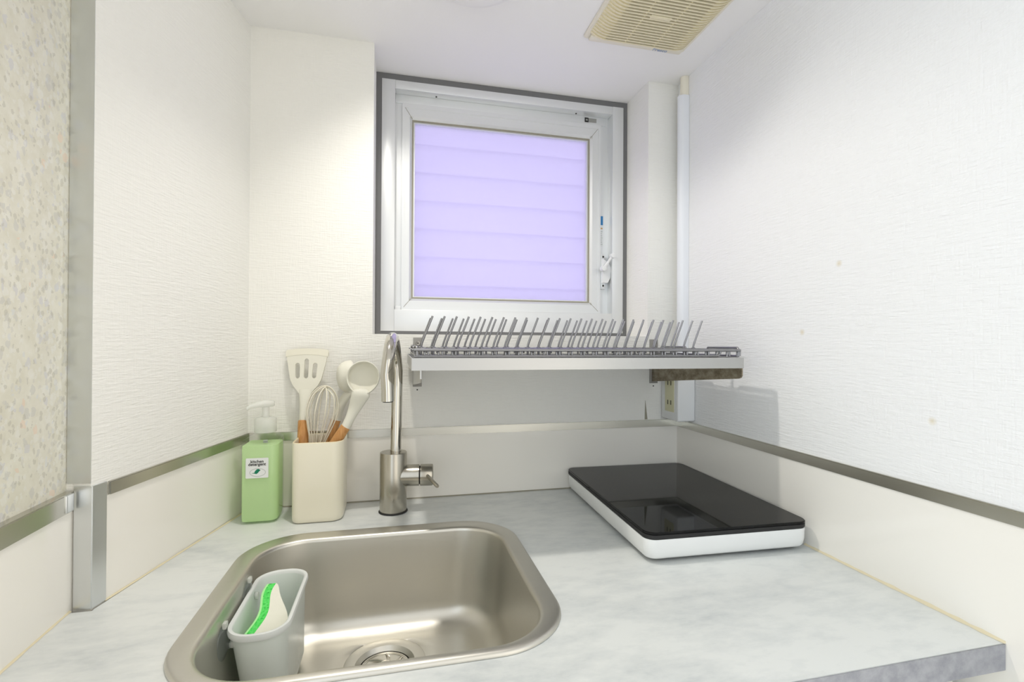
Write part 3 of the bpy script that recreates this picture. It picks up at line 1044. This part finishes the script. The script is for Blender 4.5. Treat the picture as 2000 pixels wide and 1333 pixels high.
loft(bm, [[mt @ Vector((x, y, z)) for x, z in bl] for y in (-0.0021, 0.0020)])
obj('blade_edge', bm, mat('pale_silicone_edge', (0.80, 0.775, 0.66), 0.5), t_u, smooth=False)


# whisk
B = Vector((-0.1480, -0.0540, 0.012))
T = Vector((-0.1400, -0.0510, 0.112))
t_u = thing('balloon_whisk', 'cream wire balloon whisk standing in the middle of the pot', 'whisk', tuple(B))
handle(t_u, B, T, 0.0085, 0.0075)
top = Vector((-0.1240, -0.0500, 0.2310))
axis = top - T
mt = frame_from(T, axis, (0.25, 0.97, 0))
H_ = axis.length
for k in range(5):
    a = PI * k / 5 + 0.25
    ca, sa = math.cos(a), math.sin(a)
    pts = []
    prof = [(0.0055, -0.006), (0.010, 0.010), (0.0165, 0.030), (0.0255, 0.062), (0.0270, 0.080), (0.0225, 0.101), (0.012, H_ - 0.004)]
    tz = H_ - 0.0012 * k
    prof = prof[:-1] + [(0.0120, tz - 0.005)]
    for r, z in prof:
        pts.append((r * ca, r * sa, z))
    pts.append((0, 0, tz))
    for r, z in reversed(prof):
        pts.append((-r * ca, -r * sa, z))
    bm = bmesh.new()
    tube(bm, [mt @ p for p in smooth_path(pts, 5)], 0.00105, 8)
    obj('wire_loop', bm, M['silicone_d'], t_u, angle=80)
one('collar', M['silicone'], t_u, tube, [T - axis.normalized() * 0.004, T + axis.normalized() * 0.003], 0.0086, 20)


def deep_spoon(t_u, B, T, bowl_c, face, R0, depth, neck_r, tip_dir):
    """round deep bowl at the end of a tapering neck; face = the direction the bowl opens to"""
    face = Vector(face).normalized()
    bowl_c = Vector(bowl_c)
    upv = (Vector(tip_dir) - face * Vector(tip_dir).dot(face)).normalized()
    side = face.cross(upv)
    bm = bmesh.new()
    n = 48
    prof = [(R0 - 0.0022, -0.0005), (R0 - 0.0010, 0.0006), (R0, -0.0004), (R0 * 1.0, -0.004), (R0 * 0.97, -depth * 0.35), (R0 * 0.86, -depth * 0.66), (R0 * 0.62, -depth * 0.9), (R0 * 0.30, -depth)]
    ins = [(R0 * 0.28, -depth + 0.0025), (R0 * 0.58, -depth * 0.9 + 0.0028), (R0 * 0.82, -depth * 0.66 + 0.002), (R0 * 0.93, -depth * 0.35), (R0 - 0.0030, -0.004), (R0 - 0.0022, -0.0005)]
    def ring(r, h):
        out = []
        for i in range(n):
            a = 2 * PI * i / n
            s = math.cos(a)
            k = 1.0 + 0.10 * max(-s, 0) ** 2          # slight pear shape towards the neck
            out.append(bowl_c + side * (r * math.sin(a)) + upv * (r * s * k) + face * h)
        return out
    loft(bm, [ring(r, h) for r, h in prof[1:]] , False, True)
    loft(bm, [ring(r, h) for r, h in reversed([prof[1]] + ins[::-1])], True, False)
    bmesh.ops.remove_doubles(bm, verts=bm.verts, dist=0.00005)
    obj('bowl', bm, M['silicone'], t_u, angle=70)
    # neck
    st_ = Vector(T)
    en = bowl_c - upv * (R0 * 0.99) - face * (depth * 0.16)
    md = st_.lerp(en, 0.55) - face * 0.004
    en2 = bowl_c - upv * (R0 * 0.80) - face * (depth * 0.52)
    path = smooth_path([st_ - (st_ - Vector(B)).normalized() * 0.004, st_ + (st_ - Vector(B)).normalized() * 0.004, md, en, en2], 6)
    bm = bmesh.new()
    m_ = len(path) - 1
    loops = []
    for i, p in enumerate(path):
        f = i / m_
        d = (path[min(i + 1, m_)] - path[max(i - 1, 0)]).normalized()
        s = side - d * side.dot(d)
        s.normalize()
        w = s.cross(d)
        ws = neck_r * (1 + 0.15 * f + 3.4 * max(0, f - 0.35) ** 1.25)
        if f > 0.72:
            ws = min(ws, neck_r * 2.25 * (1 - 0.5 * (f - 0.72) / 0.28))
        hs_ = neck_r * (1 - 0.35 * f)
        loops.append([p + s * ws * math.cos(2 * PI * k / 24) + w * hs_ * math.sin(2 * PI * k / 24) for k in range(24)])
    loft(bm, loops)
    obj('neck', bm, M['silicone'], t_u, angle=70)


# serving spoon behind, ladle in front
B = Vector((-0.1560, -0.0240, 0.014))
T = Vector((-0.1075, -0.0260, 0.1690))
t_u = thing('serving_spoon', 'cream deep spoon partly hidden behind the ladle, second from the right in the pot', 'spoon', tuple(B))
handle(t_u, B, T, 0.0100, 0.0088)
deep_spoon(t_u, B, T, (-0.0810, -0.0320, 0.2480), (0.93, 0.30, 0.05), 0.0290, 0.026, 0.0090, (0.12, -0.05, 1))
B = Vector((-0.1590, -0.0640, 0.045))
T = Vector((-0.0865, -0.0780, 0.1605))
t_u = thing('ladle', 'cream deep silicone ladle leaning to the right out of the pot', 'ladle', tuple(B))
handle(t_u, B, T, 0.0100, 0.0088)
deep_spoon(t_u, B, T, (-0.0570, -0.0885, 0.2490), (-0.13, -0.97, 0.16), 0.0290, 0.024, 0.0078, (0.12, 0.1, 1))

# ------------------------------------------------------------------ sponge holder and sponge in the sink
t_h = thing('sponge_holder', 'frosted white plastic sponge basket hanging inside the left wall of the sink', 'sponge holder', (-0.150, -0.33, -0.02))
hz = -0.018
hcx, hcy, hhx, hhy = -0.1530, -0.3150, 0.0310, 0.0835
def HL(cx, cy, hx, hy, r, z, tilt=0.0):
    return [(x, y, z + tilt * (y - hcy)) for x, y in rrect(cx, cy, hx, hy, r, 10)]
bm = bmesh.new()
bz = -0.128
loops = [HL(hcx + 0.006, hcy + 0.006, 0.0215, 0.066, 0.018, bz), HL(hcx + 0.006, hcy + 0.006, 0.0235, 0.068, 0.019, bz + 0.003), HL(hcx, hcy, 0.0305, 0.0795, 0.026, hz - 0.010),
         HL(hcx, hcy, 0.0305, 0.0795, 0.026, hz - 0.007)]
loft(bm, loops, True, False)
# inner skin
loft(bm, [HL(hcx, hcy, 0.0288, 0.0778, 0.0245, hz - 0.004), HL(hcx + 0.006, hcy + 0.006, 0.0218, 0.0663, 0.0175, bz + 0.0045)], False, True)
obj('basket', bm, M['frost'], t_h, angle=50)
bm = bmesh.new()
rl = [HL(hcx, hcy, 0.0305, 0.0795, 0.026, hz - 0.0075), HL(hcx, hcy, 0.0340, 0.0830, 0.0295, hz - 0.0070), HL(hcx, hcy, 0.0348, 0.0838, 0.0303, hz - 0.0035), HL(hcx, hcy, 0.0338, 0.0828, 0.0293, hz),
      HL(hcx, hcy, 0.0310, 0.0800, 0.0265, hz + 0.0005), HL(hcx, hcy, 0.0292, 0.0782, 0.0247, hz - 0.0010), HL(hcx, hcy, 0.0288, 0.0778, 0.0243, hz - 0.0050)]
loft(bm, rl, False, False)
obj('rim', bm, M['milk'], t_h, angle=60, label='thick milky rim')
for (yy, zz) in ((-0.380, -0.034), (-0.283, -0.028)):
    c = (-0.1873, yy, zz)
    cu = one('suction_cup', M['cup'], t_h, lathe, [(0.0205, -0.0030), (0.0200, -0.0015), (0.013, 0.0010), (0.006, 0.0035), (0.0045, 0.0070)], c, 36, 'X')
    one('peg', M['cap'], cu, lathe, [(0.0042, 0.0055), (0.0048, 0.0085), (0.0048, 0.0105), (0.002, 0.0115)], c, 20, 'X')
    one('pull_tab', M['cap'], cu, box, -0.1895, -0.1850, yy - 0.004, yy + 0.004, zz + 0.0185, zz + 0.0255, 0.0012)

t_sp = thing('sponge', 'two-layer green and cream wavy dish sponge standing in the frosted basket', 'sponge', (-0.150, -0.335, -0.072))
NY = 20
def sponge_prism(bm, xa, xb):
    """wavy slab: the long sides follow an S curve along y; thickness between offsets xa and xb"""
    rows = []
    y0, y1 = -0.3700, -0.2960
    for i in range(NY + 1):
        f = i / NY
        y = y0 + (y1 - y0) * f
        s = -0.1575 + 0.0045 * math.sin((f - 0.10) * 2 * PI * 0.95) + 0.013 * (f - 0.5)
        za = -0.072
        zt = -0.0380 + 0.030 * f ** 0.8
        e = xb if xb < 0.01 else 0.0045 + 0.0310 * (1 - f) ** 0.75
        e = min(e, -0.1285 - s)
        rows.append([(s + xa, y, za), (s + e, y, za), (s + e, y, zt - (0.010 if xb > 0.01 else 0) * (e / 0.03)), (s + xa, y, zt)])
    loft(bm, rows)
for nm, a, b, mm in (('skin_layer', -0.0085, -0.0060, 'sp_pale'), ('scourer_layer', -0.0060, 0.0025, 'sp_green'), ('foam_layer', 0.0025, 0.0165, 'sp_white')):
    one(nm, M[mm], t_sp, sponge_prism, a, b, angle=40)

# ------------------------------------------------------------------ dish rack on the wall
t_r = thing('dish_rack', 'stainless steel wall-mounted plate rack with leaning prongs below the window', 'dish rack', (0.29, 0, 0.27))
rx0, rx1, ry0, ry1 = 0.0212, 0.5570, -0.3000, -0.0120
zb0, zb1 = 0.2712, 0.2886
bm = bmesh.new()
th = 0.0012
outer_l = [(rx0, ry0), (rx1, ry0), (rx1, ry1), (rx0, ry1)]
inner_l = [(rx0 + th, ry0 + th), (rx1 - th, ry0 + th), (rx1 - th, ry1 - th), (rx0 + th, ry1 - th)]
loft(bm, [[(x, y, zb0) for x, y in outer_l], [(x, y, zb1) for x, y in outer_l], [(x, y, zb1) for x, y in inner_l], [(x, y, zb0 + th) for x, y in inner_l]])
obj('tray', bm, M['rail'], t_r, smooth=False, label='shallow steel tray with a plain front edge')
# brackets
for (bx0, bx1, ax0, side, arm_m) in ((0.0330, 0.0502, 0.0330, -1, 'rail'), (0.5512, 0.5712, 0.5575, 1, 'arm')):
    pl = one('wall_plate', M['plate'], t_r, box, bx0, bx1, -0.0018, -0.0002, 0.2228, 0.3207, 0.0005)
    for zz in (0.3095, 0.2335):
        one('screw', M['chrome'], pl, lathe, [(0.0044, -0.0034), (0.0042, -0.0024), (0.0044, -0.0016)], ((bx0 + bx1) / 2 + 0.0008, 0, zz), 18, 'Y')
        one('screw_recess', M['dark'], pl, lathe, [(0.0014, -0.0040), (0.0014, -0.0032)], ((bx0 + bx1) / 2 + 0.0008, 0, zz), 10, 'Y')
    one('screw_hole', M['dark'], pl, lathe, [(0.0014, -0.0012), (0.0014, -0.0001)], ((bx0 + bx1) / 2, 0, 0.2165), 10, 'Y')
    bm = bmesh.new()
    xa = bx0 if side < 0 else 0.5570
    pr = [(-0.0006, 0.2268), (-0.2870, 0.2530), (-0.2925, 0.2550), (-0.2950, 0.2590), (-0.2950, zb0), (-0.0006, zb0)]
    loft(bm, [[(x, y, z) for y, z in pr] for x in (xa, xa + 0.0022)])
    obj('bracket_arm', bm, M[arm_m], t_r, smooth=False, label='weathered brown steel bracket arm' if side > 0 else None)
one('rust_spot', M['rust'], t_r, lathe, [(0.0035, -0.0022), (0.0035, -0.0015)], (0.0425, 0, 0.2470), 12, 'Y')

WR = 0.0019
fx0, fx1 = 0.0245, 0.5530
zu, zl = 0.3028, 0.2912
def wire(name, pts, r=WR, label=None):
    bm = bmesh.new()
    tube(bm, pts, r, 8)
    return obj(name, bm, M['wire'], t_r, label=label, angle=70)
# long wires
wire('long_wire', [(fx0, -0.2965, zu - 0.0025), (fx1, -0.2965, zu - 0.0025)], 0.0021)
wire('long_wire', [(fx0, -0.2965, zl + 0.0002), (0.508, -0.2965, zl), (0.514, -0.2965, zl + 0.002), (0.516, -0.2965, zl + 0.007)], 0.0018)
wire('long_wire', [(fx0, -0.200, zu - 0.004), (fx1, -0.200, zu - 0.004)])
wire('long_wire', [(fx0, -0.113, zu - 0.004), (fx1, -0.113, zu - 0.004)])
wire('long_wire', [(fx0, -0.022, zu - 0.0025), (fx1, -0.022, zu - 0.0025)])
# end wires along the depth, with raised loops on top
for xx in (fx0 + 0.004, fx1 - 0.003):
    wire('end_wire', [(xx, -0.2965, zl), (xx, -0.022, zl)])
    for (a, b) in ((-0.296, -0.212), (-0.145, -0.052)):
        wire('end_loop', [(xx, a, zl), (xx, a, zu - 0.001), (xx, a + 0.003, zu + 0.002), (xx, b - 0.003, zu + 0.002), (xx, b, zu - 0.001), (xx, b, zl)])
# cross wires, one under each prong
s_ = 0.0196
first = None
for i in range(27):
    xx = 0.0390 + s_ * i
    if xx > fx1:
        break
    if first is None:
        first = wire('cross_wire', [(xx, -0.2945, zl - 0.001), (xx, -0.2945, zu - 0.004), (xx, -0.291, zu - 0.0015), (xx, -0.030, zu - 0.0015), (xx, -0.025, zu - 0.004), (xx, -0.025, zl - 0.001)], 0.0017)
        f2 = wire('upright_wire', [(xx + 0.0052, -0.2945, zl), (xx + 0.0052, -0.2945, zu - 0.003)], 0.0016)
        c0 = [first, f2]
    else:
        for q in c0:
            c = q.copy()
            COL.objects.link(c)
            c.location = (q.location.x + s_ * i, q.location.y, q.location.z)
# leaning prongs: two rows of 26
for (yy, xt, zt, sp_) in ((-0.200, 0.0569, 0.3535, 0.01962), (-0.113, 0.0597, 0.3545, 0.01980)):
    xb_ = xt - 0.0180
    pr = wire('prong', [(xb_, yy, zl - 0.001), (xb_, yy, zu + 0.002), (xb_ + 0.0008, yy, zu + 0.0055), (xb_ + 0.0024, yy, zu + 0.0105), (xt, yy, zt)], 0.0017)
    ft = one('prong_foot', M['wire'], pr, lathe, [(0.0040, zu - 0.003), (0.0040, zu + 0.0005), (0.0022, zu + 0.0016)], (xb_, yy, 0), 12)
    for i in range(1, 26):
        c = pr.copy()
        COL.objects.link(c)
        c.location = (pr.location.x + sp_ * i, pr.location.y, pr.location.z)
        d_ = ft.copy()
        COL.objects.link(d_)
        d_.parent = c

# ------------------------------------------------------------------ induction hob
t_i = thing('induction_hob', 'portable black glass induction hob with white sides on the worktop', 'induction hob', (0.482, -0.19, 0))
hc = Vector((0.4815, -0.1935))
ha = math.radians(-1.9)
def IL(hx, hy, r, z, dx=0, dy=0):
    out = []
    for x, y in rrect(0, 0, hx, hy, r, 8):
        x += dx
        y += dy
        out.append((hc.x + x * math.cos(ha) - y * math.sin(ha), hc.y + x * math.sin(ha) + y * math.cos(ha), z))
    return out
HX, HY = 0.1325, 0.1850
one('shell', M['whitem'], t_i, lambda bm: loft(bm, [IL(HX - 0.009, HY - 0.009, 0.012, 0.0056), IL(HX - 0.0052, HY - 0.0052, 0.014, 0.0063), IL(HX - 0.0026, HY - 0.0026, 0.0155, 0.0095), IL(HX - 0.0010, HY - 0.0010, 0.016, 0.018),
                                                  IL(HX - 0.0004, HY - 0.0004, 0.0165, 0.0338), IL(HX - 0.0006, HY - 0.0006, 0.0165, 0.0345)]), angle=50)
one('black_trim', M['rubber'], t_i, lambda bm: loft(bm, [IL(HX - 0.0016, HY - 0.0016, 0.0155, 0.0345), IL(HX - 0.0016, HY - 0.0016, 0.0155, 0.0352), IL(HX, HY, 0.017, 0.0362), IL(HX, HY, 0.017, 0.0408), IL(HX - 0.0008, HY - 0.0008, 0.0165, 0.0412)]), angle=50)
one('glass_top', M['glasstop'], t_i, lambda bm: loft(bm, [IL(HX - 0.001, HY - 0.001, 0.0165, 0.0412), IL(HX + 0.0001, HY + 0.0001, 0.017, 0.0422), IL(HX + 0.0001, HY + 0.0001, 0.017, 0.0442), IL(HX - 0.0010, HY - 0.0010, 0.0165, 0.0452)]), angle=30)
one('base_plate', M['dark'], t_i, lambda bm: loft(bm, [IL(HX - 0.020, HY - 0.020, 0.012, 0.0030), IL(HX - 0.0125, HY - 0.0125, 0.012, 0.0058)]))
for sx in (-1, 1):
    for sy in (-1, 1):
        o2 = Matrix.Rotation(ha, 2) @ Vector((sx * (HX - 0.035), sy * (HY - 0.035)))
        one('foot', M['rubber'], t_i, lathe, [(0.010, 0.0002), (0.009, 0.0032)], (hc.x + o2.x, hc.y + o2.y, 0), 24)

# ------------------------------------------------------------------ socket box and cable duct in the corner
t_o = thing('socket_box', 'white surface-mounted socket box in the corner above the metal band', 'electrical socket', (0.60, -0.037, BT))
one('box_body', M['white'], t_o, box, 0.5795, XR - 0.0005, -0.0705, -0.0025, 0.1455, 0.2655, 0.004, 4)
pt = one('socket_plate', M['socket'], t_o, box, 0.5784, 0.5797, -0.0560, -0.0200, 0.1640, 0.2480, 0.0006, label='yellowed double socket insert')
for zz in (0.1840, 0.2260):
    for dy in (-0.0445, -0.0325):
        one('slot', M['dark'], pt, box, 0.5778, 0.5786, dy - 0.0010, dy + 0.0010, zz - 0.0048, zz + 0.0048, smooth=False)
t_c = thing('cable_duct', 'white vertical cable duct in the right corner beside the window pier', 'cable duct', (0.61, -0.034, 0.2655))
def duct(bm, z0, z1, w, p):
    L0 = [(XR - 0.0004, -0.0335 - w)]
    for i in range(13):
        a = PI * i / 12
        L0.append((XR - 0.005 - p * math.sin(a) ** 0.7, -0.0335 - w * math.cos(a)))
    L0.append((XR - 0.0004, -0.0335 + w))
    loft(bm, [[(x, y, z) for x, y in L0] for z in (z0, z1)])
one('duct_cover', M['duct'], t_c, duct, 0.2660, 0.8560, 0.0110, 0.0160, angle=45)
one('end_sleeve', M['ivory2'], t_c, duct, 0.8565, ZC - 0.0004, 0.0085, 0.0095, label='short beige end sleeve', angle=45)

# ------------------------------------------------------------------ ventilation grille on the ceiling
vx0, vx1, vy1, vy0 = 0.3440, 0.5560, -0.1180, -0.3300
t_v = thing('ventilation_grille', 'square yellowed plastic extractor fan grille on the ceiling right of the window', 'ventilation grille', ((vx0 + vx1) / 2, (vy0 + vy1) / 2, ZC))
one('flange', M['ivory2'], t_v, lambda bm: loft(bm, [[(x, y, z) for x, y in rrect((vx0 + vx1) / 2, (vy0 + vy1) / 2, (vx1 - vx0) / 2 - k, (vy1 - vy0) / 2 - k, 0.006, 4)] for k, z in ((0, ZC - 0.0003), (0, ZC - 0.003), (0.0015, ZC - 0.0045))]))
gx0, gx1, gy0, gy1 = vx0 + 0.006, vx1 - 0.006, vy0 + 0.010, vy1 - 0.0185
one('fan_cavity', M['dark'], t_v, box, gx0 + 0.030, gx1 - 0.030, gy0, gy1, ZC - 0.0058, ZC - 0.0046, smooth=False)
one('front_bar', M['ivory2'], t_v, box, gx0 + 0.004, gx1 - 0.002, gy1, vy1 - 0.003, ZC - 0.0105, ZC - 0.0044, 0.002)
one('rear_bar', M['ivory2'], t_v, box, gx0 + 0.004, gx1 - 0.002, vy0 + 0.002, gy0, ZC - 0.0165, ZC - 0.0044, 0.002)
# curved side cheeks and the slats that wrap from cheek to cheek
def cheek(bm, xa, xb):
    L0 = [[], []]
    for i in range(9):
        f = i / 8
        x = xa + (xb - xa) * f
        z = ZC - 0.0045 - 0.0110 * math.sin(f * PI / 2) ** 0.8
        for k, y in enumerate((gy0, gy1)):
            L0[k].append((x, y, z + 0.0012))
    for k, y in enumerate((gy0, gy1)):
        L0[k].append((xb, y, ZC - 0.0044))
    loft(bm, L0)
one('cheek', M['ivory'], t_v, cheek, gx0, gx0 + 0.030, angle=60)
one('cheek', M['ivory'], t_v, cheek, gx1, gx1 - 0.030, angle=60)
ns = 25
pitch_s = (gy1 - gy0) / ns
slat0 = None
for i in range(ns):
    y = gy1 - pitch_s * (i + 0.72)
    if slat0 is None:
        bm = bmesh.new()
        top_ = []
        for k in range(13):
            x = gx0 + 0.030 * k / 12
            f = k / 12
            top_.append((x, ZC - 0.0047 - 0.0122 * math.sin(f * PI / 2) ** 0.8))
        for k in range(13):
            x = gx1 - 0.030 + 0.030 * k / 12
            f = 1 - k / 12
            top_.append((x, ZC - 0.0047 - 0.0122 * math.sin(f * PI / 2) ** 0.8))
        hw = pitch_s * 0.22
        loops = []
        for x, z in top_:
            zt = min(z + 0.0045, ZC - 0.0042)
            loops.append([(x, y - hw, z), (x, y + hw, z), (x, y + hw * 0.8, zt), (x, y - hw * 0.8, zt)])
        loft(bm, loops)
        slat0 = obj('slat', bm, M['ivory'], t_v, angle=40)
        y00 = y
    else:
        c = slat0.copy()
        COL.objects.link(c)
        c.location = (0, y - y00, 0)
for xx in (gx0 + 0.070, gx0 + 0.130):
    one('cross_rib', M['ivory'], t_v, box, xx - 0.0014, xx + 0.0014, gy0, gy1, ZC - 0.0150, ZC - 0.0120, smooth=False)
one('centre_boss', M['ivory'], t_v, box, gx0 + 0.079, gx0 + 0.119, gy1 - pitch_s * 12.2, gy1 - pitch_s * 11.0, ZC - 0.0174, ZC - 0.0135, 0.001)
me = text_mesh('Fresco', 0.0115, 0.0002, 0.0002)
me.transform(Matrix.Translation((0.5020, -0.1235, ZC - 0.0108)) @ Matrix.Rotation(PI, 4, 'Y') @ Matrix.Rotation(PI, 4, 'Z'))
link_mesh('lettering', me, M['bluegrey'], t_v, smooth=False)
